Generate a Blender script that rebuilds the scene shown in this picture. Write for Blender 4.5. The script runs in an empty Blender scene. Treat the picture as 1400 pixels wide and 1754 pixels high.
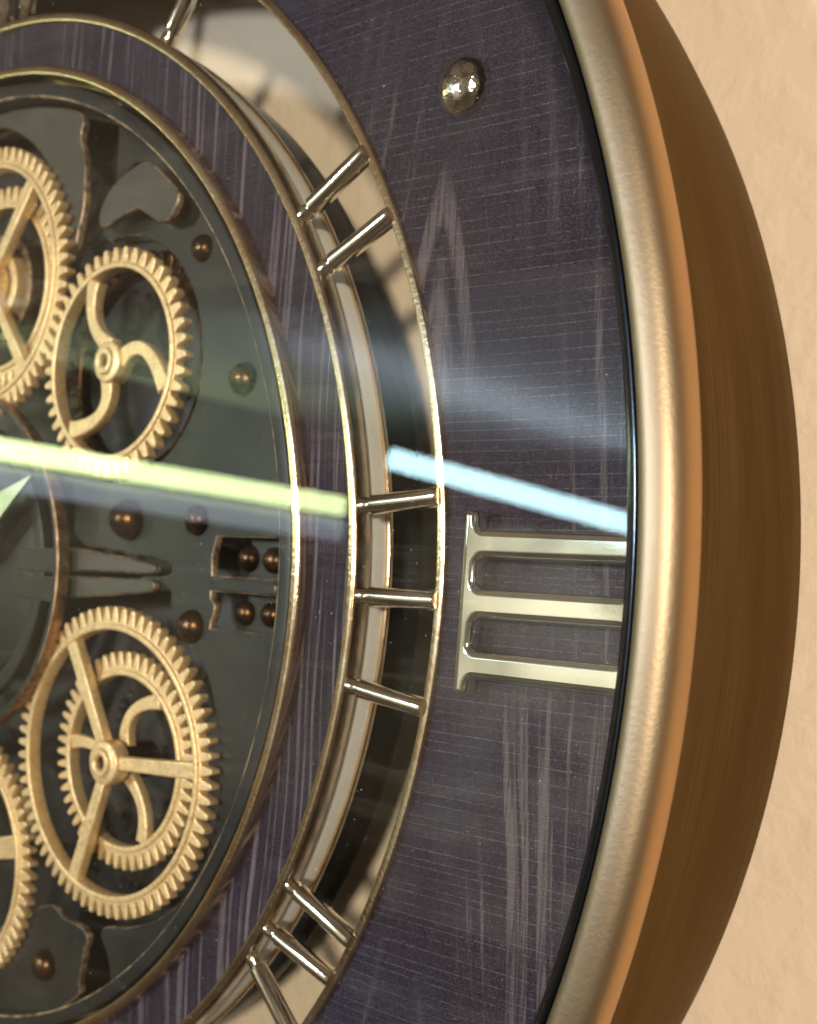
import bpy, bmesh, math, random
from mathutils import Vector, Matrix
random.seed(4)
S = bpy.context.scene
COL = S.collection
R = math.radians
PI = math.pi
# Clock coordinates: u right, v up, w out of the wall (1 unit = 10 cm); world = (u, -w, v)
def W(u, v, w): return Vector((u, -w, v))

# ------------------------------------------------------------------ camera
cam_d = bpy.data.cameras.new('camera'); cam = bpy.data.objects.new('camera', cam_d); COL.objects.link(cam)
S.camera = cam
Rm = [[0.8299327218563257, -0.09024948084880838, 0.5505149483880264],
      [0.07418990592908271, 0.9959175006307964, 0.051421686043356694],
      [-0.5529082519282785, -0.0018338876269429483, 0.8332401225371874]]
m = Matrix.Identity(4)
for j in range(3):
    col = W(Rm[0][j], Rm[1][j], Rm[2][j])
    for i in range(3): m[i][j] = col[i]
m.translation = W(3.7636, 0.03488, 2.64801)
cam.matrix_world = m
cam_d.sensor_fit = 'HORIZONTAL'; cam_d.sensor_width = 36
cam_d.lens = 1786.76 / 1400 * 36
cam_d.shift_x = (700 - 891.18) / 1400
cam_d.shift_y = (1108.61 - 877) / 1400
cam_d.clip_start = 0.05; cam_d.clip_end = 500
cam_d.dof.use_dof = True
cam_d.dof.focus_distance = 2.36
cam_d.dof.aperture_fstop = 1.9

# ------------------------------------------------------------------ light
wd = bpy.data.worlds.new('World'); S.world = wd; wd.use_nodes = True
nt = wd.node_tree; nt.nodes.clear()
wo = nt.nodes.new('ShaderNodeOutputWorld'); bg = nt.nodes.new('ShaderNodeBackground')
tc = nt.nodes.new('ShaderNodeTexCoord'); nz = nt.nodes.new('ShaderNodeTexNoise'); cr = nt.nodes.new('ShaderNodeValToRGB')
nz.inputs['Scale'].default_value = 5; nz.inputs['Detail'].default_value = 1.5; nz.inputs['Roughness'].default_value = .4
e = cr.color_ramp.elements
e[0].position = .38; e[0].color = (.28, .26, .28, 1)
e[1].position = .60; e[1].color = (1.25, 1.2, 1.1, 1)
sx = nt.nodes.new('ShaderNodeSeparateXYZ'); nt.links.new(tc.outputs['Generated'], sx.inputs[0])
h = nt.nodes.new('ShaderNodeValToRGB'); h.color_ramp.interpolation = 'EASE'; he = h.color_ramp.elements     # room seen all round: dim floor, pale lit walls, dim ceiling
mr = nt.nodes.new('ShaderNodeMapRange'); mr.inputs['From Min'].default_value = -1; nt.links.new(sx.outputs[2], mr.inputs['Value'])
nt.links.new(mr.outputs['Result'], h.inputs['Fac'])
he[0].position = .22; he[0].color = (.09, .065, .045, 1); he[1].position = .74; he[1].color = (.15, .112, .08, 1)
y_ = he.new(.44); y_.color = (.20, .165, .11, 1); y_ = he.new(.54); y_.color = (.30, .26, .185, 1); y_ = he.new(.64); y_.color = (.24, .185, .125, 1)
mu = nt.nodes.new('ShaderNodeMix'); mu.data_type = 'RGBA'; mu.blend_type = 'MULTIPLY'; mu.inputs[0].default_value = 1
nt.links.new(h.outputs['Color'], mu.inputs[6]); nt.links.new(cr.outputs['Color'], mu.inputs[7])
nt.links.new(tc.outputs['Generated'], nz.inputs['Vector']); nt.links.new(nz.outputs['Fac'], cr.inputs['Fac'])
nt.links.new(mu.outputs[2], bg.inputs['Color']); nt.links.new(bg.outputs['Background'], wo.inputs['Surface'])
bg.inputs['Strength'].default_value = 1.0

def area(name, pos, target, size, power, color):
    d = bpy.data.lights.new(name, 'AREA'); d.shape = 'DISK'; d.size = size; d.energy = power; d.color = color
    o = bpy.data.objects.new(name, d); COL.objects.link(o)
    p = W(*pos); t = W(*target); o.location = p
    o.rotation_euler = (t - p).to_track_quat('-Z', 'Y').to_euler()
    return o
area('warm_room_lamp', (9.0, 1.8, 14.0), (2, 0, .3), 1.8, 2250, (1.0, .84, .64))
area('cool_room_lamp', (-3.4, 2.0, 15.0), (1, 0, .4), 1.6, 1250, (.97, .97, 1.0))
up = bpy.data.lights.new('ceiling_haze_fill', 'AREA'); up.shape = 'RECTANGLE'; up.size = 2.0; up.size_y = 16; up.energy = 900; up.color = (.74, .85, 1.0)  # unseen uplight added to brighten the ceiling haze mirrored in the glass
uo = bpy.data.objects.new('ceiling_haze_fill', up); COL.objects.link(uo); uo.location = W(-14.3, 3.6, 25); uo.rotation_euler = (PI, 0, 0)
fw = bpy.data.lights.new('far_wall_fill', 'AREA'); fw.shape = 'DISK'; fw.size = 4.0; fw.energy = 9500; fw.color = (1.0, .97, .86)  # unseen fill light added so the far wall reflects brightly
fo = bpy.data.objects.new('far_wall_fill', fw); COL.objects.link(fo); fo.location = W(-34, 3, 46)
fo.rotation_euler = (W(-38, -6, 70) - W(-34, 3, 46)).to_track_quat('-Z', 'Y').to_euler()
S.view_settings.view_transform = 'Standard'; S.view_settings.look = 'None'
S.view_settings.exposure = 0; S.view_settings.gamma = 1
S.cycles.max_bounces = 10; S.cycles.transparent_max_bounces = 12; S.cycles.sample_clamp_indirect = 6

# ------------------------------------------------------------------ material helpers
class N:
    def __init__(s, name):
        s.m = bpy.data.materials.new(name); s.m.use_nodes = True; s.t = s.m.node_tree; s.t.nodes.clear()
        s.out = s.t.nodes.new('ShaderNodeOutputMaterial')
    def n(s, typ, **kw):
        nd = s.t.nodes.new('ShaderNode' + typ)
        for k, v in kw.items():
            if k.startswith('_'): setattr(nd, k[1:], v)
            else: nd.inputs[k.replace('__', ' ')].default_value = v
        return nd
    def l(s, a, b): s.t.links.new(a, b)
    def coord(s, scale=(1, 1, 1), rot=(0, 0, 0)):
        t = s.n('TexCoord'); mp = s.n('Mapping'); mp.inputs['Scale'].default_value = scale; mp.inputs['Rotation'].default_value = rot
        s.l(t.outputs['Object'], mp.inputs['Vector']); return mp.outputs['Vector']
    def noise(s, vec, scale, detail=3, rough=.5, dist=0):
        a = s.n('TexNoise', Scale=scale, Detail=detail, Roughness=rough, Distortion=dist)
        s.l(vec, a.inputs['Vector']); return a.outputs['Fac']
    def ramp(s, fac, stops):
        r = s.n('ValToRGB'); el = r.color_ramp.elements
        while len(el) < len(stops): el.new(.5)
        for q, (p, c) in zip(el, stops):
            q.position = p; q.color = (c, c, c, 1) if isinstance(c, (int, float)) else (*c, 1)
        s.l(fac, r.inputs['Fac']); return r.outputs['Color']
    def mix(s, fac, a, b, mode='MIX'):
        x = s.t.nodes.new('ShaderNodeMix'); x.data_type = 'RGBA'; x.blend_type = mode
        for v, i in ((fac, 0), (a, 6), (b, 7)):
            if hasattr(v, 'is_linked'): s.l(v, x.inputs[i])
            elif i == 0: x.inputs[0].default_value = v
            else: x.inputs[i].default_value = (*v, 1) if len(v) == 3 else v
        return x.outputs[2]
    def math(s, op, a, b=0.0, c=None):
        x = s.n('Math', _operation=op)
        for i, v in enumerate((a, b) if c is None else (a, b, c)):
            if hasattr(v, 'is_linked'): s.l(v, x.inputs[i])
            else: x.inputs[i].default_value = v
        return x.outputs[0]
    def bump(s, h, strength, dist, nrm=None):
        b = s.n('Bump', Strength=strength, Distance=dist); s.l(h, b.inputs['Height'])
        if nrm is not None: s.l(nrm, b.inputs['Normal'])
        return b.outputs['Normal']
    def pbr(s, color, rough=.5, metal=0., nrm=None, spec=.5, **kw):
        p = s.n('BsdfPrincipled')
        for v, k in ((color, 'Base Color'), (rough, 'Roughness'), (metal, 'Metallic')):
            if hasattr(v, 'is_linked'): s.l(v, p.inputs[k])
            else: p.inputs[k].default_value = (*v, 1) if k == 'Base Color' else v
        p.inputs['Specular IOR Level'].default_value = spec
        for k, v in kw.items(): p.inputs[k.replace('__', ' ')].default_value = v
        if nrm is not None: s.l(nrm, p.inputs['Normal'])
        s.l(p.outputs[0], s.out.inputs['Surface']); return s.m

def metal_mat(name, c1, c2, rough=.2, nscale=14, bstr=.12, metal=1., rvar=.1):
    k = N(name); v = k.coord()
    n1 = k.noise(v, nscale, 5, .6); n2 = k.noise(v, nscale * 7, 3, .6)
    colr = k.mix(k.ramp(n1, [(.35, 0.), (.68, 1.)]), c1, c2)
    rg = k.math('ADD', k.math('MULTIPLY', n1, rvar), rough - rvar * .5)
    return k.pbr(colr, rg, metal, k.bump(n2, bstr, .004))
M = {}
M['trim'] = metal_mat('champagne_gold_trim', (.80, .58, .38), (.90, .75, .56), .17, 9, .22)
M['rod'] = metal_mat('polished_gold_rod', (.88, .78, .62), (.96, .90, .78), .10, 12, .08, rvar=.05)
M['silver'] = metal_mat('brushed_silver_side', (.90, .91, .89), (.97, .97, .96), .38, 8, .25, .1)
M['numeral'] = metal_mat('polished_plated_numeral', (.84, .82, .72), (.92, .90, .82), .06, 4, .02, rvar=.05)
M['hand'] = metal_mat('pale_metal_hand', (.62, .64, .54), (.72, .74, .64), .35, 8, .1)
M['copper'] = metal_mat('worn_copper_edge', (.20, .10, .055), (.55, .36, .22), .35, 26, .5)
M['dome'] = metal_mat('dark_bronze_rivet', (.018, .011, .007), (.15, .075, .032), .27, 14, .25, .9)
M['chrome'] = metal_mat('chromed_rivet', (.80, .74, .62), (.88, .84, .76), .09, 7, .6, rvar=.1)
M['drum'] = metal_mat('brown_textured_drum', (.12, .07, .03), (.45, .33, .2), .35, 26, .8)

def gold():
    k = N('matte_antique_gold'); v = k.coord()
    a = k.noise(v, 16, 5, .65); b = k.noise(v, 90, 4, .6)
    c = k.mix(k.ramp(a, [(.3, 0.), (.7, 1.)]), (.76, .54, .28), (1.0, .77, .43))
    c = k.mix(k.ramp(b, [(.48, 0.), (.70, .5)]), c, (.28, .17, .08))
    return k.pbr(c, .40, .5, k.bump(b, .35, .006))
M['gold'] = gold()

def plate():
    k = N('dark_gunmetal_plate'); v = k.coord()
    a = k.noise(v, 3.2, 4, .6); b = k.noise(v, 60, 4, .65); s_ = k.noise(k.coord((26, 26, 3), (0, .5, 0)), 1.2, 4, .7)
    c = k.mix(k.ramp(a, [(.3, 0.), (.7, 1.)]), (.013, .014, .015), (.034, .034, .033))
    c = k.mix(k.ramp(s_, [(.66, 0.), (.74, .35)]), c, (.22, .14, .08))
    return k.pbr(c, .40, .35, k.bump(b, .12, .004))
M['plate'] = plate()
M['cover'] = metal_mat('grey_cover_plate', (.060, .058, .050), (.095, .090, .078), .42, 3, .1, .35)
def backp():
    k = N('dark_back_plate'); v = k.coord(); a = k.noise(v, 4, 4, .6)
    c = k.mix(a, (.016, .015, .014), (.050, .047, .043))
    return k.pbr(c, .45, .3, k.bump(k.noise(v, 40, 3), .15, .004))
M['back'] = backp()
def edge():
    k = N('rubbed_plate_edge'); v = k.coord()
    a = k.noise(v, 9, 4, .7); b = k.noise(v, 45, 4, .7)
    f = k.ramp(k.math('ADD', k.math('MULTIPLY', a, .6), k.math('MULTIPLY', b, .4)), [(.46, 0.), (.58, 1.)])
    return k.pbr(k.mix(f, (.11, .09, .07), (.62, .43, .27)), .4, .5)
M['edge'] = edge()
def black():
    k = N('black_plastic'); v = k.coord()
    return k.pbr(k.mix(k.noise(v, 3), (.003, .003, .003), (.010, .008, .006)), .16, 0., None, .04)
M['black'] = black()

def wood(name, u0, v0, dens, light, vdens=1.0, amp=.25, w0=.44, lcol=.58):
    """printed dark plum board: pale cathedral grain running up and down, embossed with fine cross lines"""
    k = N(name); t = k.n('TexCoord'); sp = k.n('SeparateXYZ'); k.l(t.outputs['Object'], sp.inputs[0])
    u, v = sp.outputs[0], sp.outputs[2]
    wob = k.noise(k.coord((1.0, 1, .45)), 1.5, 2, .5)
    du = k.math('ADD', k.math('SUBTRACT', u, u0), k.math('MULTIPLY', k.math('SUBTRACT', wob, .5), .16))
    adu = k.math('POWER', k.math('ADD', k.math('MULTIPLY', du, du), .0001), .68)
    # contours of f are nested pointed arches round u0, nearly straight lines further out
    f = k.math('ADD', k.math('MULTIPLY', adu, dens), k.math('MULTIPLY', k.math('SUBTRACT', v, v0), vdens))
    cb = k.n('CombineXYZ'); k.l(f, cb.inputs[0]); k.l(k.math('MULTIPLY', v, .16), cb.inputs[1])
    g1 = k.noise(cb.outputs[0], 3.4, 2, .5); g2 = k.noise(cb.outputs[0], 9.0, 3, .6)
    streak = k.math('ADD', k.ramp(g1, [(.54, 0.), (.64, 1.), (.72, .3)]), k.math('MULTIPLY', k.ramp(g2, [(.60, 0.), (.68, 1.)]), .4))
    fibre = k.noise(k.coord((170, 1, 4)), 1.0, 4, .7)
    streak = k.math('MULTIPLY', streak, k.ramp(fibre, [(.38, .10), (.66, 1.)]))
    patch = k.noise(k.coord((1.1, 1, .7)), 1.7, 3, .5)
    base = k.mix(k.ramp(patch, [(.36, 0.), (.62, 1.)]), (.003, .0015, .008), (.011, .006, .016))
    blot = k.noise(k.coord((1.5, 1, .9)), 2.3, 2, .5)
    base = k.mix(k.ramp(blot, [(.55, 0.), (.64, .8)]), base, (.007, .008, .024))
    base = k.mix(k.ramp(fibre, [(.40, 0.), (.75, .5)]), base, (.032, .020, .034))
    where = k.ramp(k.noise(k.coord((1.0, 1, .55)), 1.6, 2), [(w0, .06), (w0 + .2, 1.)])
    colr = k.mix(k.math('MINIMUM', k.math('MULTIPLY', streak, where), amp), base, light)
    # long embossed cross lines, one groove each, uneven spacing
    vv = k.math('ADD', v, k.math('MULTIPLY', k.noise(k.coord((.5, 1, .5)), 1.2, 1), .05))
    def lines(dens_, wdt):
        vo = k.t.nodes.new('ShaderNodeTexVoronoi'); vo.voronoi_dimensions = '1D'; vo.feature = 'DISTANCE_TO_EDGE'
        vo.inputs['Scale'].default_value = dens_; vo.inputs['Randomness'].default_value = 1.0
        k.l(vv, vo.inputs['W']); return k.ramp(vo.outputs['Distance'], [(0., 1.), (wdt, 0.)])
    brk = k.ramp(k.noise(k.coord((2.2, 1, 30)), 1.0, 3, .6), [(.38, .25), (.56, 1.)])
    la = k.math('MULTIPLY', lines(37, .085), brk)
    fine = k.noise(k.coord((7, 1, 170)), 1.0, 2, .5)
    grain = k.noise(k.coord((1, 1, 1)), 190, 3, .8)
    h = k.math('ADD', k.math('MULTIPLY', la, -1.0), k.math('MULTIPLY', fine, .55))
    nb = k.bump(h, .5, .006); nb = k.bump(grain, .75, .006, nb)
    colr = k.mix(k.ramp(grain, [(.48, 0.), (.68, .42)]), colr, (.13, .105, .19))
    spk = k.ramp(k.noise(k.coord((1, 1, 1)), 165, 2, .8), [(.66, 0.), (.74, 1.)])
    colr = k.mix(k.math('MULTIPLY', spk, .22), colr, (.5, .47, .55))
    colr = k.mix(k.math('MULTIPLY', la, k.math('MULTIPLY', k.ramp(grain, [(.4, .1), (.6, 1.)]), lcol)), colr, (.30, .26, .33))  # glint along the grooves, painted in as pale colour
    return k.pbr(colr, .36, .0, nb, .32)
M['wood'] = wood('plum_wood_print', 2.078, 1.3, 9.0, (.38, .32, .33))
M['wood2'] = wood('plum_wood_print_inner', .30, 1.0, 13.0, (.32, .26, .30), .25, .42, .2, .10)

def front():
    k = N('satin_champagne_rim'); v = k.coord()
    a = k.noise(v, 95, 3, .6); b = k.noise(v, 3, 2)
    c = k.mix(b, (.26, .20, .13), (.37, .31, .225))
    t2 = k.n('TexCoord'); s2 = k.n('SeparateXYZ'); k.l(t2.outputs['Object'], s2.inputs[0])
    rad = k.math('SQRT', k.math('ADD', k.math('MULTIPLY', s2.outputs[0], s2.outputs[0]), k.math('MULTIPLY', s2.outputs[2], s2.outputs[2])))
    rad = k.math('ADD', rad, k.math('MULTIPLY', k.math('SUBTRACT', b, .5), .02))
    c = k.mix(k.ramp(k.math('DIVIDE', k.math('SUBTRACT', rad, 2.84), .105), [(.70, 0.), (.97, 1.)]), c, (.46, .26, .11))   # warm wall reflection painted as an orange tint on the outer edge
    return k.pbr(c, .47, 1., k.bump(a, .24, .0022))
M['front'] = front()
M['bead'] = metal_mat('polished_copper_gold_bead', (.50, .31, .15), (.62, .42, .23), .42, 4, .08)
def barrel():
    k = N('brushed_bronze_side'); t = k.n('TexCoord'); sp = k.n('SeparateXYZ'); k.l(t.outputs['Object'], sp.inputs[0])
    ang = k.math('ARCTAN2', sp.outputs[2], sp.outputs[0])
    cb = k.n('CombineXYZ'); k.l(k.math('MULTIPLY', ang, 1.6), cb.inputs[0]); k.l(k.math('MULTIPLY', sp.outputs[1], 150), cb.inputs[1])
    b = k.ramp(k.noise(cb.outputs[0], 2.2, 5, .7), [(.28, 0.), (.72, 1.)])
    cb3 = k.n('CombineXYZ'); k.l(k.math('MULTIPLY', ang, 3.0), cb3.inputs[0]); k.l(k.math('MULTIPLY', sp.outputs[1], 5), cb3.inputs[1])
    b = k.mix(k.ramp(k.noise(cb3.outputs[0], 1.6, 3, .6), [(.3, .15), (.7, .75)]), b, k.noise(cb3.outputs[0], 1.3, 2))
    cb2 = k.n('CombineXYZ'); k.l(k.math('MULTIPLY', ang, 4), cb2.inputs[0]); k.l(k.math('MULTIPLY', sp.outputs[1], 120), cb2.inputs[1])
    sc = k.ramp(k.noise(cb2.outputs[0], 3, 3, .8), [(.66, 0.), (.74, .35)])
    c = k.mix(b, (.030, .020, .010), (.235, .168, .098)); c = k.mix(sc, c, (.05, .03, .012))
    return k.pbr(c, .33, .92, k.bump(b, .22, .006), Specular__Tint=(.46, .355, .245, 1))
M['barrel'] = barrel()
def lip():
    k = N('dark_polished_inner_lip'); v = k.coord()
    return k.pbr(k.mix(k.noise(v, 2), (.030, .040, .070), (.060, .075, .110)), .14, 1., k.bump(k.noise(v, 40), .08, .004))
M['lip'] = lip()
def wallm():
    k = N('beige_orange_peel_wall'); v = k.coord()
    a = k.noise(v, 7.5, 4, .5, .0); b = k.noise(v, 22, 4, .6); c0 = k.noise(v, .6, 3)
    c = k.mix(c0, (.74, .615, .475), (.79, .67, .53))
    c = k.mix(k.ramp(a, [(.66, 0.), (.74, .14)]), c, (.50, .36, .24))
    n1 = k.bump(k.ramp(a, [(.42, 0.), (.60, 1.)]), .20, .022); n1 = k.bump(b, .18, .008, n1)
    return k.pbr(c, .62, 0., n1, .3)
M['wall'] = wallm()
def glassm():
    k = N('clear_clock_glass')
    lw = k.n('LayerWeight', Blend=.5); geo = k.n('NewGeometry')
    f = k.math('POWER', lw.outputs['Facing'], 5.0) if False else None
    fr = k.n('Fresnel', IOR=1.6)
    front_ = k.math('SUBTRACT', 1.0, geo.outputs['Backfacing'])
    fac = k.math('MULTIPLY', fr.outputs[0], front_)
    tr = k.n('BsdfTransparent'); tr.inputs[0].default_value = (.975, .985, .98, 1)
    gl = k.n('BsdfGlossy', Roughness=.0); gl.inputs[0].default_value = (1, 1, 1, 1)
    mx = k.n('MixShader'); k.l(fac, mx.inputs[0]); k.l(tr.outputs[0], mx.inputs[1]); k.l(gl.outputs[0], mx.inputs[2])
    # dust specks and faint wipe marks lying on the glass
    v = k.coord(); dust = k.ramp(k.noise(v, 120, 1, .3), [(.80, 0.), (.84, .4)])
    wipe = k.math('MULTIPLY', k.ramp(k.noise(k.coord((1, 1, 9), (0, .6, 0)), 2.0, 4, .6, .5), [(.55, 0.), (.8, 1.)]), .018)
    df = k.n('BsdfDiffuse'); df.inputs[0].default_value = (.75, .74, .70, 1)
    m2 = k.n('MixShader'); k.l(k.math('MAXIMUM', dust, wipe), m2.inputs[0]); k.l(mx.outputs[0], m2.inputs[1]); k.l(df.outputs[0], m2.inputs[2])
    k.l(m2.outputs[0], k.out.inputs['Surface']); return k.m
M['glass'] = glassm()
def emis(name, c, s):
    k = N(name); e_ = k.n('Emission', Strength=s); e_.inputs[0].default_value = (*c, 1); k.l(e_.outputs[0], k.out.inputs['Surface']); return k.m

# ------------------------------------------------------------------ mesh helpers (all in u,v,w)
def link(name, me, parent=None, label=None):
    o = bpy.data.objects.new(name, me); COL.objects.link(o)
    if parent: o.parent = parent
    if label: o['label'] = label
    return o
def mesh(name, vs, fs, mat, parent=None, smooth=True, label=None, angle=None):
    me = bpy.data.meshes.new(name); me.from_pydata([W(*p) for p in vs], [], fs); me.update()
    bm = bmesh.new(); bm.from_mesh(me); bmesh.ops.recalc_face_normals(bm, faces=bm.faces)
    if angle:
        for ed in bm.edges:
            if len(ed.link_faces) == 2 and ed.calc_face_angle(0) > R(angle): ed.smooth = False
    bm.to_mesh(me); bm.free()
    for mm in (mat if isinstance(mat, (list, tuple)) else [mat]): me.materials.append(mm)
    for p in me.polygons: p.use_smooth = smooth
    return link(name, me, parent, label)
def rounded(prof, r, n=4, closed=True):
    """round the corners of a (rad, w) profile"""
    out = []; L = len(prof)
    for i, p in enumerate(prof):
        rr = r if len(p) < 3 else p[2]; p = Vector(p[:2])
        a = Vector(prof[i - 1][:2]) - p; b = Vector(prof[(i + 1) % L][:2]) - p
        d = min(rr, a.length * .45, b.length * .45); p0 = p + a.normalized() * d; p1 = p + b.normalized() * d
        for j in range(n + 1):
            s = j / n; out.append(tuple(p0 * (1 - s) ** 2 + p * 2 * s * (1 - s) + p1 * s * s))
    return out
def lathe(name, prof, mat, parent=None, c=(0, 0), seg=320, closed=True, label=None, angle=35, matfn=None, arc=None):
    vs = []; fs = []; n = len(prof)
    full = arc is None; a0, a1 = arc or (0, 2 * PI)
    cnt = seg if full else seg + 1
    for i in range(cnt):
        a = a0 + (a1 - a0) * i / seg
        for r_, w_ in prof: vs.append((c[0] + r_ * math.cos(a), c[1] + r_ * math.sin(a), w_))
    for i in range(seg):
        i2 = (i + 1) % cnt
        for j in range(n if closed else n - 1):
            j2 = (j + 1) % n; fs.append((i * n + j, i2 * n + j, i2 * n + j2, i * n + j2))
    if not full and closed: fs += [tuple(range(n)), tuple((cnt - 1) * n + j for j in range(n))]
    o = mesh(name, vs, fs, mat, parent, True, label, angle)
    return o
def ring(name, r0, r1, w0, w1, mat, parent, c=(0, 0), rnd=.006, seg=320, label=None, n=3):
    return lathe(name, rounded([(r0, w0), (r1, w0), (r1, w1), (r0, w1)], rnd, n), mat, parent, c, seg, True, label)
def disc(name, r, w0, w1, mat, parent, c=(0, 0), rnd=.006, seg=128, label=None):
    vs = []; fs = []; prof = [(r, w0)] + rounded([(r - .03, w1), (r, w1), (r, w0)], rnd, 3, True)[4:8] + [(0.0, w1)]
    prof = [(1e-5, w0), (r, w0), (r, w1 - rnd), (r - rnd * .3, w1 - rnd * .3), (r - rnd, w1), (1e-5, w1)]
    return lathe(name, prof, mat, parent, c, seg, True, label)
def dome(name, c, r, w0, h, mat, parent, label=None, seg=48, flat=0):
    prof = [(r * 1.02, w0 - .01)] + [(r * math.cos(t), w0 + h * math.sin(t)) for t in [i / 12 * PI / 2 for i in range(12)]] + [(1e-5, w0 + h)]
    return lathe(name, prof, mat, parent, c, seg, False, label, angle=60)
def smooth_poly(pts, it=1):
    for _ in range(it):
        q = []
        for i, p in enumerate(pts):
            n_ = pts[(i + 1) % len(pts)]
            q += [(p[0] * .8 + n_[0] * .2, p[1] * .8 + n_[1] * .2), (p[0] * .2 + n_[0] * .8, p[1] * .2 + n_[1] * .8)]
        pts = q
    return pts
def slab(name, loops, w0, w1, mat, parent, bev=.006, label=None, edge_mat=None, smooth=False, res=2):
    """flat plate cut to closed outlines (first = outside, rest = holes), bevelled on both faces"""
    cu = bpy.data.curves.new(name, 'CURVE'); cu.dimensions = '2D'; cu.fill_mode = 'BOTH'
    for lp in loops:
        sp = cu.splines.new('POLY'); sp.points.add(len(lp) - 1); sp.use_cyclic_u = True
        for pt, (a, b) in zip(sp.points, lp): pt.co = (a, b, 0, 1)
    h = (w1 - w0) / 2; cu.extrude = max(h - bev, .0005); cu.bevel_depth = bev; cu.bevel_resolution = res; cu.offset = -bev
    tmp = bpy.data.objects.new(name, cu); COL.objects.link(tmp); bpy.context.view_layer.update()
    me = bpy.data.meshes.new_from_object(tmp.evaluated_get(bpy.context.evaluated_depsgraph_get()))
    bpy.data.objects.remove(tmp); bpy.data.curves.remove(cu); me.name = name
    for v in me.vertices: v.co = W(v.co.x, v.co.y, (w0 + w1) / 2 + v.co.z)
    me.materials.clear(); me.materials.append(mat)
    if edge_mat: me.materials.append(edge_mat)
    bm = bmesh.new(); bm.from_mesh(me)
    bmesh.ops.remove_doubles(bm, verts=bm.verts, dist=.00005)
    bmesh.ops.recalc_face_normals(bm, faces=bm.faces)
    for f_ in bm.faces:
        f_.smooth = abs(f_.normal.y) < .995
        f_.material_index = 1 if (edge_mat and abs(f_.normal.y) < .9) else 0
    for ed in bm.edges:
        if len(ed.link_faces) == 2 and ed.calc_face_angle(0) > R(38): ed.smooth = False
    bm.to_mesh(me); bm.free()
    return link(name, me, parent, label)
def rod(name, p0, p1, r, mat, parent, label=None, seg=24, ends=True):
    """round bar between two (u,v,w) points with turned collars at both ends"""
    a = Vector(p0); b = Vector(p1); ax = (b - a); L = ax.length; ax.normalize()
    s = Vector((0, 0, 1)).cross(ax).normalized(); t = ax.cross(s)
    prof = [(0, 0), (0, r * .86), (.03, r * .86), (.036, r * .72), (.044, r * .72), (.05, r), (L - .01, r), (L, r * .9), (L, 0)] if ends else [(0, 0), (0, r), (L, r), (L, 0)]
    vs = []; fs = []; n = len(prof)
    for i in range(seg):
        q = 2 * PI * i / seg; d = s * math.cos(q) + t * math.sin(q)
        for z_, rr in prof: p = a + ax * z_ + d * max(rr, 1e-5); vs.append(tuple(p))
    for i in range(seg):
        i2 = (i + 1) % seg
        for j in range(n - 1): fs.append((i * n + j, i2 * n + j, i2 * n + j + 1, i * n + j + 1))
    return mesh(name, vs, fs, mat, parent, True, label, 35)
def bar2d(p0, p1, w0, w1=None, n=1):
    w1 = w1 or w0; a = Vector(p0); b = Vector(p1); d = (b - a).normalized(); s = Vector((-d.y, d.x))
    return [tuple(a + s * w0 / 2), tuple(a - s * w0 / 2), tuple(b - s * w1 / 2), tuple(b + s * w1 / 2)]
def strip2d(path, wd_):
    """polyline widened to an outline"""
    L_ = []; R_ = []
    for i, p in enumerate(path):
        a = Vector(path[max(i - 1, 0)]); b = Vector(path[min(i + 1, len(path) - 1)]); d = (b - a).normalized()
        s = Vector((-d.y, d.x)); h = (wd_[i] if isinstance(wd_, list) else wd_) / 2; p = Vector(p)
        L_.append(tuple(p + s * h)); R_.append(tuple(p - s * h))
    return L_ + R_[::-1]
def bez(p0, p1, p2, n=14):
    p0, p1, p2 = map(Vector, (p0, p1, p2))
    return [tuple(p0 * (1 - t) ** 2 + p1 * 2 * t * (1 - t) + p2 * t * t) for t in [i / n for i in range(n + 1)]]
def circ(c, r, n=160, ph=0): return [(c[0] + r * math.cos(2 * PI * i / n + ph), c[1] + r * math.sin(2 * PI * i / n + ph)) for i in range(n)]
def pol(r, d): return (r * math.cos(R(d)), r * math.sin(R(d)))

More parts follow.
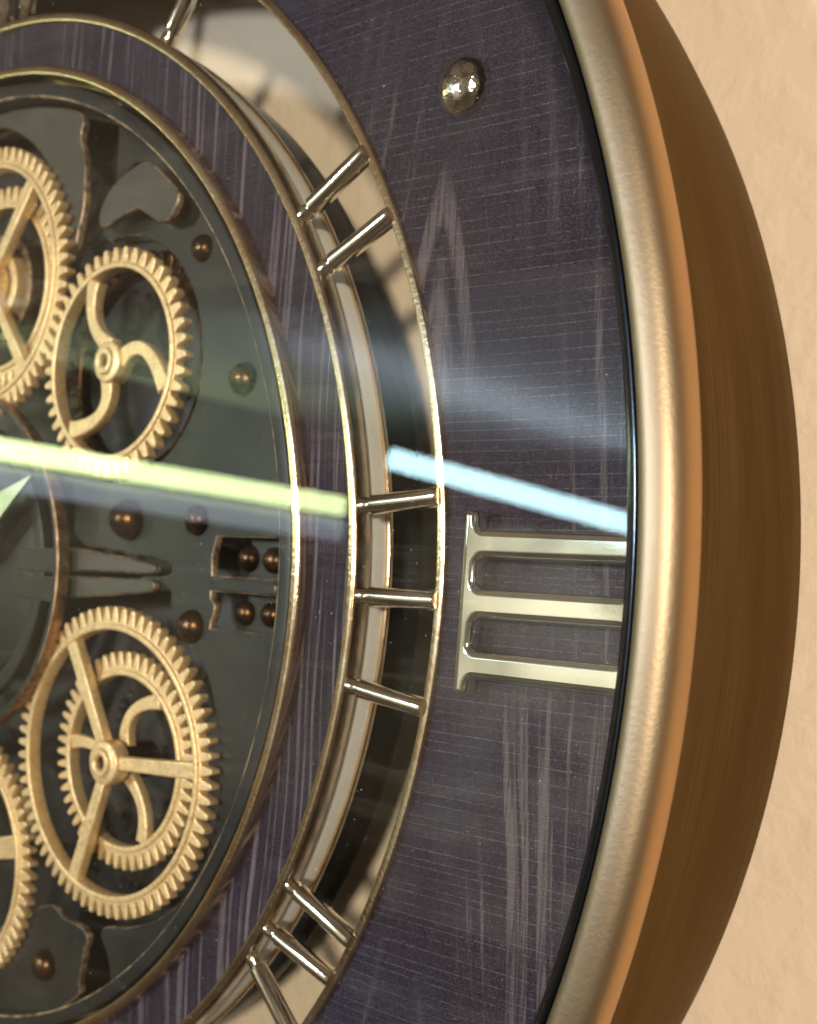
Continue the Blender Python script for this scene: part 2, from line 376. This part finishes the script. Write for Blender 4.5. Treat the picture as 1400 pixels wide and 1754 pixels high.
# outlines in clock coordinates: name: (height w, [(u, v), ...])
SHAPES = {'blade': (0.56, [(-0.391, 1.615), (-0.182, 1.62), (-0.015, 1.607), (0.091, 1.606), (0.246, 1.585), (0.395, 1.552), (0.482, 1.519), (0.499, 1.489), (0.496, 1.471), (0.486, 1.454), (0.493, 1.414), (0.515, 1.378), (0.521, 1.323), (0.524, 1.268), (0.526, 1.213), (0.515, 1.166), (0.498, 1.124), (0.492, 1.087), (0.466, 1.065), (0.433, 1.059), (0.422, 1.084), (0.418, 1.118), (0.401, 1.203), (0.365, 1.292), (0.314, 1.367), (0.249, 1.434), (0.174, 1.486), (0.076, 1.538), (-0.011, 1.562), (-0.179, 1.584), (-0.387, 1.571)]),
'fin': (0.57, [(0.766, 1.28), (0.807, 1.293), (0.849, 1.298), (0.9, 1.277), (0.96, 1.229), (1.026, 1.18), (1.025, 1.15), (1.002, 1.115), (0.98, 1.101), (0.952, 1.096), (0.915, 1.107), (0.854, 1.143), (0.819, 1.158), (0.786, 1.152), (0.719, 1.135), (0.676, 1.122), (0.643, 1.12), (0.627, 1.132), (0.623, 1.153), (0.635, 1.189), (0.675, 1.237), (0.716, 1.262)]),
'plate': (0.56, [(1.137, 1.124), (1.121, 1.102), (1.099, 1.075), (1.043, 1.065), (1.001, 1.072), (0.963, 1.091), (0.925, 1.105), (0.892, 1.093), (0.829, 1.083), (0.785, 1.084), (0.723, 1.097), (0.654, 1.121), (0.633, 1.108), (0.667, 1.074), (0.74, 1.082), (0.83, 1.076), (0.913, 1.051), (0.984, 1.011), (1.063, 0.937), (1.115, 0.861), (1.153, 0.762), (1.166, 0.649), (1.156, 0.553), (1.114, 0.476), (1.05, 0.397), (0.959, 0.335), (0.854, 0.296), (0.748, 0.292), (0.653, 0.307), (0.561, 0.322), (0.553, 0.268), (0.568, 0.092), (0.798, 0.076), (0.948, 0.065), (1.077, 0.051), (1.081, 0.008), (0.925, -0.0), (0.927, -0.026), (1.078, -0.018), (1.085, -0.102), (1.194, -0.186), (1.278, -0.284), (1.331, -0.418), (1.355, -0.573), (1.343, -0.733), (1.295, -0.867), (1.216, -0.983), (1.1, -1.071), (0.967, -1.126), (0.835, -1.152), (0.822, -1.188), (0.871, -1.246), (0.899, -1.355), (0.931, -1.433), (1.097, -1.299), (1.275, -1.105), (1.436, -0.854), (1.535, -0.578), (1.575, -0.32), (1.581, -0.07), (1.568, 0.128), (1.54, 0.341), (1.484, 0.54), (1.391, 0.777), (1.274, 0.973)]),
'win_a': (0.56, [(1.277, 0.136), (1.553, 0.14), (1.563, 0.022), (1.266, 0.021), (1.263, 0.082)]),
'win_b': (0.56, [(1.265, -0.028), (1.413, -0.027), (1.558, -0.027), (1.563, -0.136), (1.423, -0.137), (1.272, -0.138), (1.273, -0.118), (1.286, -0.088), (1.287, -0.067), (1.267, -0.05)]),
'bar_window': (0.58, [(1.29, 0.018), (1.54, 0.016), (1.558, 0.007), (1.56, -0.016), (1.544, -0.025), (1.289, -0.025)]),
'cover_low': (0.56, [(0.362, -1.24), (0.444, -1.2), (0.475, -1.169), (0.544, -1.145), (0.588, -1.157), (0.622, -1.178), (0.716, -1.18), (0.753, -1.199), (0.758, -1.223), (0.738, -1.253), (0.736, -1.297), (0.725, -1.338), (0.722, -1.37), (0.728, -1.413), (0.597, -1.507), (0.272, -1.676), (0.093, -1.73), (0.06, -1.356), (0.239, -1.306)]),
'arm_up': (0.58, [(0.519, 0.082), (0.592, 0.077), (0.743, 0.066), (0.886, 0.055), (1.006, 0.044), (1.025, 0.037), (1.028, 0.022), (1.02, 0.011), (0.982, 0.008), (0.796, 0.005), (0.598, 0.0), (0.526, -0.002)]),
'arm_lo': (0.58, [(0.528, -0.02), (0.6, -0.018), (0.798, -0.013), (0.993, -0.006), (1.022, -0.01), (1.03, -0.021), (1.027, -0.037), (1.001, -0.05), (0.803, -0.07), (0.606, -0.09), (0.534, -0.095)]),
'top_cut': (0.56, [(-0.252, 1.642), (-0.018, 1.64), (0.343, 1.59)]),
'glint': (0.7, [(0.117, -0.047), (0.094, 0.003), (0.356, 0.156), (0.348, 0.247), (0.514, 0.303), (0.535, 0.296), (0.453, 0.231), (0.371, 0.142), (0.261, 0.011), (0.232, -0.071)])}
RIVETS = {'bigriv': [(1.141, 0.996, 0.04), (1.356, 0.596, 0.049), (1.189, 0.183, 0.046), (1.191, -0.139, 0.049), (0.734, 1.292, 0.045), (0.531, -1.359, 0.054), (0.863, 0.175, 0.078)], 'smallriv': [(1.346, 0.078, 0.044), (1.451, 0.077, 0.043), (1.343, -0.085, 0.042), (1.453, -0.083, 0.041)]}

# ================================================================== setting
mesh('wall', [(-14, -14, 0), (14, -14, 0), (14, 14, 0), (-14, 14, 0)], [(0, 1, 2, 3)], M['wall'], None, False)['kind'] = 'structure'

# ================================================================== the clock
clock = bpy.data.objects.new('wall_clock', None); COL.objects.link(clock)
clock['label'] = 'large round gear wall clock with bronze rim and plum dial on beige wall'
clock['category'] = 'clock'

# rim
arcp = [(2.868 + .074 * math.sin(t) ** .9, .800 + .080 * math.cos(t) ** .8) for t in [q / 16 * PI / 2 for q in range(1, 16)]]
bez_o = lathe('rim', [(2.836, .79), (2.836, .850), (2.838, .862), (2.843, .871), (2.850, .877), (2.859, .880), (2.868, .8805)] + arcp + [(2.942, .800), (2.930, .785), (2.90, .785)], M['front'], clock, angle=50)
bez_o['label'] = 'satin champagne front of the rim rolling into the side'
lathe('side_wall', rounded([(2.905, .80), (2.926, .79, .004), (2.9225, .72), (2.919, .60), (2.914, .48), (2.907, .36), (2.898, .24), (2.886, .12), (2.868, .0), (2.83, .0), (2.84, .4)], .01, 4), M['barrel'], clock, label='brushed bronze side of the case')
lathe('inner_lip', rounded([(2.790, .50), (2.795, .835, .02), (2.834, .868, .015), (2.834, .50)], .01, 6), M['lip'], clock, label='dark polished inner lip of the rim')
# glass
gl_o = disc('glass', 2.79, .745, .765, M['glass'], clock, rnd=.003, seg=256, label='clear flat glass mirroring fluorescent tubes')
for p in gl_o.data.polygons: p.use_smooth = False

# outer dial
dial = ring('dial_ring', 2.15, 2.80, .545, .575, M['wood'], clock, rnd=.003, label='dark plum wood print outer dial with pale grain')
ring('trim', 2.137, 2.163, .50, .592, M['trim'], dial, rnd=.005, label='thin gold trim round the dial opening')

def numeral_three(parent):
    V = [(.111, .181), (-.033, .040), (-.179, -.109)]
    x0, x1, y0, y1 = 2.249, 2.290, -.222, .228
    fl = .018
    def fil(pts):      # round listed corners
        out = []; L = len(pts)
        for i in range(L):
            p = Vector(pts[i]); a = Vector(pts[i - 1]) - p; b = Vector(pts[(i + 1) % L]) - p
            d = min(fl, a.length * .4, b.length * .4); q0 = p + a.normalized() * d; q1 = p + b.normalized() * d
            for j in range(6):
                s = j / 5; out.append(tuple(q0 * (1 - s) ** 2 + p * 2 * s * (1 - s) + q1 * s * s))
        return out
    xe0, xe1 = 2.705, 2.745
    outer = fil([(x0, y0), (x1, y0), (x1 + .004, V[2][0]), (xe0, V[2][0] + .004), (xe0, y0 - .02), (xe1, y0 - .02), (xe1, y1 + .02), (xe0, y1 + .02), (xe0, V[0][1]), (x1 + .004, V[0][1]), (x1, y1), (x0, y1)])
    h1 = fil([(x1 + .006, V[1][1]), (x1 + .004, V[0][0]), (xe0, V[0][0] + .004), (xe0, V[1][1] + .004)])
    h2 = fil([(x1 + .004, V[2][1]), (x1 + .006, V[1][0]), (xe0, V[1][0] + .006), (xe0, V[2][1] + .006)])
    return slab('numeral', [outer, h1, h2], .590, .645, M['numeral'], parent, bev=.019, label='raised polished Roman numeral III', res=4)
numeral_three(dial)
for k_, a in enumerate((30.6, -29.4, 60.3, -59.4)):
    c = pol(2.462, a + .4)
    dome('rivet', c, .075, .575, .052, M['chrome'], dial, label='polished domed rivet on the dial' if k_ == 0 else None)

# inner dial ring
inner = ring('inner_dial_ring', 1.70, 1.86, .565, .600, M['wood2'], clock, rnd=.003, label='dark plum wood print inner ring')
ring('trim', 1.853, 1.885, .55, .612, M['trim'], inner, rnd=.010, label='gold outer trim of the inner ring')
ring('trim', 1.672, 1.706, .55, .640, M['trim'], inner, rnd=.010, label='gold inner trim of the inner ring')
ring('side_band', 1.855, 1.872, .475, .549, M['silver'], inner, rnd=.003, label='bright silver side of the inner drum')
ring('side_flange', 1.60, 1.882, .455, .474, M['trim'], inner, rnd=.006)
ring('back_housing', 1.66, 1.866, .31, .453, M['black'], clock, rnd=.006, label='glossy black housing under the silver band')

# rods that spell the hours between the two rings
WR = .585
def hour_rod(r0, a0, r1, a1):
    p, q = pol(r0, a0), pol(r1, a1)
    rod('numeral_rod', (*p, WR), (*q, WR), .026, M['rod'], clock)
rods = [(7.1, 7.0), (-.1, .05), (-7.4, -7.3), (32.9, 32.7), (27.4, 27.3), (-25.8, -25.4), (-30.7, -29.0), (-34.0, -35.4),
        (59.9, 59.0), (89.0, 88.8), (85.0, 84.8), (98.5, 92.5), (92.5, 98.5),
        (-60.5, -63), (-64.5, -62.2)]
for a0, a1 in rods: hour_rod(1.876, a0, 2.145, a1)

# movement plate
mv = lathe('movement_ring', rounded([(1.608, .54), (1.608, .622, .006), (1.655, .622, .006), (1.655, .54)], .006, 3), M['plate'], clock, label='gunmetal ring round the gear train')
mv.data.materials.append(M['edge'])
for p in mv.data.polygons:
    cx = math.hypot(p.center.x, p.center.z)
    if cx < 1.6135 and p.center.y < -.612: p.material_index = 1
back = disc('back_plate', 1.67, .345, .365, M['back'], clock, seg=160, label='dark plate seen behind the gears')
plate = slab('movement_plate', [smooth_poly(SHAPES['plate'][1]), SHAPES['win_a'][1], SHAPES['win_b'][1]], .535, .562, M['plate'], clock, bev=.005, label='gunmetal skeleton plate right of the gears with rubbed edges', edge_mat=M['edge'])
slab('window_bar', [smooth_poly(SHAPES['bar_window'][1])], .555, .580, M['plate'], plate, bev=.006, edge_mat=M['edge'])
slab('window_backing', [[(1.36, .17), (1.60, .17), (1.60, -.17), (1.36, -.17)]], .480, .500, M['plate'], plate, bev=.003)
slab('cover_plate', [smooth_poly(SHAPES['blade'][1], 2)], .535, .562, M['cover'], clock, bev=.006, label='curved gunmetal blade beside the upper gear', edge_mat=M['edge'])
slab('cover_plate', [smooth_poly(SHAPES['fin'][1], 2)], .548, .572, M['cover'], clock, bev=.006, label='small fin-shaped gunmetal cover', edge_mat=M['edge'])
slab('cover_plate', [smooth_poly(SHAPES['cover_low'][1])], .535, .562, M['plate'], clock, bev=.006, label='ragged lower cover plate', edge_mat=M['edge'])
# link strip between blade side and plate, one layer down
slab('bridge_plate', [smooth_poly([(.60, 1.62), (.78, 1.56), (1.08, 1.38), (1.24, 1.20), (1.14, 1.10), (1.0, 1.05), (.80, 1.03), (.66, 1.03), (.60, 1.2)], 2)], .475, .50, M['plate'], clock, bev=.004)
slab('arm', [smooth_poly(SHAPES['arm_up'][1])], .555, .585, M['cover'], clock, bev=.007, label='upper tapered arm left of the windows', edge_mat=M['edge'])
slab('arm', [smooth_poly(SHAPES['arm_lo'][1])], .555, .585, M['cover'], clock, bev=.007, label='lower tapered arm left of the windows', edge_mat=M['edge'])
for i, (a, b, r_) in enumerate(RIVETS['bigriv']):
    low = i == 4; par = clock if i in (4, 5) else plate
    dome('rivet', (a, b), r_ * (1.05 if i != 6 else .85), .50 if low else .560, r_ * .85, M['dome'], par)
for a, b, r_ in RIVETS['smallriv']: dome('rivet', (a + .012, b), r_ * .92, .50, r_ * .7, M['dome'], plate)

# gears
def gear(c, r, teeth, w1, th, rim, label, ph=0.0, depth=.045, lipw=.016, spokes=(), hub=.07, swid=.04, curved=0, hubh=.03, parent=clock, mat='gold'):
    out = []; p = 2 * PI / teeth; rr = r - depth
    for i in range(teeth):
        a = i * p + ph
        for da, rad in ((-.50, rr - .002), (-.38, rr), (-.29, rr + depth * .5), (-.21, r - .007), (-.13, r), (.13, r), (.21, r - .007), (.29, rr + depth * .5), (.38, rr)):
            q = a + da * p; out.append((c[0] + rad * math.cos(q), c[1] + rad * math.sin(q)))
    ri = rr - rim
    g = slab('gear', [out, circ(c, ri)], w1 - th, w1, M[mat], parent, bev=.004, label=label)
    ring('gear_lip', ri - .004, ri + lipw, w1 - th - .004, w1 + .008, M[mat], g, c, rnd=.006, seg=120)
    for s_ in spokes:
        if isinstance(s_, tuple): pth = [(c[0] + q[0], c[1] + q[1]) for q in bez(*s_)]; sw = [swid * (1.15 - .3 * math.sin(PI * i / (len(pth) - 1))) for i in range(len(pth))]
        else: pth = [(c[0] + rad * math.cos(R(s_)), c[1] + rad * math.sin(R(s_))) for rad in (hub * .7, (hub + ri) / 2, ri + .008)]; sw = [swid * .9, swid, swid * 1.1]
        slab('spoke', [strip2d(pth, sw)], w1 - th + .003, w1 + .004, M[mat], g, bev=.006)
    if hub:
        prof = [(hub, w1 - th), (hub, w1 + hubh * .4), (hub * .93, w1 + hubh * .55), (hub * .66, w1 + hubh * .6), (hub * .6, w1 + hubh), (hub * .36, w1 + hubh), (hub * .30, w1 + hubh * .7), (hub * .30, w1 - th)]
        lathe('hub', rounded(prof, .004, 2), M[mat], g, c, 64)
        lathe('shaft', [(1e-5, .44), (hub * .29, .44), (hub * .29, w1 + hubh * .5), (1e-5, w1 + hubh * .6)], M['dome'], g, c, 32, False)
    return g
C1, C2, C3, C4 = (.032, .992), (.766, .671), (.862, -.602), (.003, -1.066)
gear(C1, .473, 62, .600, .035, .028, 'large upper-left brass gear with straight spokes', spokes=(53, -52, 180), hub=.085, swid=.045)
gear((.02, .992), .36, 46, .545, .03, .03, 'smaller brass gear behind the upper-left gear', hub=0, ph=.03)
dr = lathe('drum', rounded([(.16, .46), (.19, .46), (.19, .552), (.16, .552)], .006), M['drum'], clock, (.03, .992), 96, label='brown textured drum behind the upper-left gear')
lathe('drum', rounded([(.095, .46), (.13, .46), (.13, .572), (.095, .572)], .006), M['gold'], clock, (.03, .992), 96, arc=(R(-60), R(250)))
def sw3(r0, r1, a0, bend, turn):   # curved spoke: hub point, control, rim point relative to centre
    return (pol(r0, a0), pol((r0 + r1) * .58, a0 + bend), pol(r1, a0 + turn))
gear(C2, .364, 44, .597, .035, .022, 'medium brass gear with three curved spokes', ph=.02, depth=.042,
     spokes=(sw3(.05, .29, 95, 48, 17), sw3(.05, .29, 3, 30, -22), sw3(.05, .29, -112, 30, -22)), hub=.066, swid=.052)
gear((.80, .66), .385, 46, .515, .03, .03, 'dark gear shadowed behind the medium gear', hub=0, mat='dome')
gear(C3, .500, 68, .600, .035, .026, 'largest lower brass gear with three straight spokes', spokes=(5, 121, -110), hub=.072, swid=.048)
gear((.862, -.602), .356, 50, .545, .032, .03, 'smaller brass gear behind the largest gear', hub=0, swid=.045,
     spokes=(sw3(.05, .275, 78, 18, -27), sw3(.05, .275, -58, 20, -6), sw3(.05, .275, 175, -10, 0)), ph=.05)
lathe('collar', rounded([(.001, .44), (.062, .44), (.062, .565), (.001, .565)], .006), M['dome'], clock, C3, 48, False)
gear(C4, .464, 62, .600, .035, .028, 'large lower-left brass gear with wide spokes', spokes=(14, 134, 254), hub=.08, swid=.075)

# centre
hubw = ring('centre_ring', .585, .612, .600, .645, M['plate'], clock, (0, -.01), rnd=.006, seg=200, label='gunmetal centre ring with rubbed copper edge')
hubw.data.materials.append(M['copper'])
for p in hubw.data.polygons:
    if math.hypot(p.center.x, p.center.z + .01) > .600: p.material_index = 1
ring('centre_ring', .455, .510, .600, .632, M['plate'], clock, (0, -.01), rnd=.006, seg=200)
for b0, b1 in ((-.012, .068), (-.106, -.026)):
    slab('centre_bridge', [[(.36, b0), (.595, b0), (.595, b1), (.36, b1)]], .602, .638, M['plate'], clock, bev=.006, edge_mat=M['edge'])
disc('centre_disc', .42, .56, .60, M['plate'], clock, (0, -.01), seg=120, label='gunmetal centre disc under the hands')
# hands
hh = slab('hour_hand', [[(-.02, .03), (.08, .20), (.34, .245), (.525, .302), (.34, .145), (.20, .02), (.03, -.02)]], .690, .700, M['hand'], clock, bev=.003, label='pale pointed hour hand')
disc('hand_cap', .07, .66, .712, M['hand'], clock, (0, 0), seg=64)

# ================================================================== lit tubes mirrored in the glass
def mirror_pt(g, d, t): return Vector((g[0] + d[0] * t, g[1] + d[1] * t, .75 + d[2] * t))
def tube(name, a, b, r, colr, strength, label, house=None):
    t = bpy.data.objects.new(name, None); COL.objects.link(t); t['label'] = label; t['category'] = 'tube lamp'; t['group'] = 'fluorescent tubes mirrored in the clock glass'
    rod('lit_tube', tuple(a), tuple(b), r, emis(name + '_glow', colr, strength), t, ends=False)
    if house:
        off, hr, hs = house; o = Vector(off)
        k = N('lamp_housing'); mm = k.pbr((.7, .72, .75), .5); 
        p = k.t.nodes['Principled BSDF'] if 'Principled BSDF' in k.t.nodes else [q for q in k.t.nodes if q.type == 'BSDF_PRINCIPLED'][0]
        p.inputs['Emission Color'].default_value = (.75, .85, 1, 1); p.inputs['Emission Strength'].default_value = hs
        rod('diffuser', tuple(a + o), tuple(b + o), hr, mm, t, ends=False)
    return t
a = mirror_pt((.42, .38), (-.866, .089, .492), 30); b = mirror_pt((1.96, .21), (-.687, .069, .724), 32)
a2 = a + (a - b) * .6
tube('tube_lamp', a2, b, .30, (.80, 1.0, .46), 17, 'yellow-green lit tube reflected across the gears', ((0, -.80, 0), .36, 2.0))
a = mirror_pt((2.10, .33), (-.654, .117, .747), 30); b = mirror_pt((2.73, .20), (-.477, .075, .875), 30)
b2 = b + (b - a) * .7
tube('tube_lamp', a, b2, .31, (.56, .90, 1.0), 23, 'short blue-white lit tube reflected above the numeral')
a = mirror_pt((.39, .81), (-.855, .197, .48), 34); b = mirror_pt((1.36, .57), (-.773, .173, .611), 34)
tube('tube_lamp', a + (a - b) * .5, b, .62, (.80, .95, .80), 1.7, 'faint grey-green lit tube reflected over the upper gear')

k = N('white_ceiling_paint'); vs = [(-24, 5.6, 12.5), (6, 5.6, 17), (6, 5.6, 75), (-24, 5.6, 75)]
mesh('ceiling', vs + [(a, b + .4, c) for a, b, c in vs], [(0, 1, 2, 3), (7, 6, 5, 4), (0, 1, 5, 4), (1, 2, 6, 5), (2, 3, 7, 6), (3, 0, 4, 7)], k.pbr(k.mix(k.noise(k.coord(), .4), (.74, .75, .76), (.82, .82, .82)), .7), None, False)['kind'] = 'structure'
k = N('cream_room_wall'); vs = [(-56, -29, 70), (4, -29, 70), (4, 5.6, 70), (-56, 5.6, 70)]
mesh('far_wall', vs + [(a, b, c + .5) for a, b, c in vs], [(0, 1, 2, 3), (7, 6, 5, 4), (0, 1, 5, 4), (1, 2, 6, 5), (2, 3, 7, 6), (3, 0, 4, 7)], k.pbr(k.mix(k.ramp(k.noise(k.coord(), .16, 3), [(.40, 0.), (.60, 1.)]), (.34, .33, .28), (.84, .81, .69)), .8), None, False)['kind'] = 'structure'
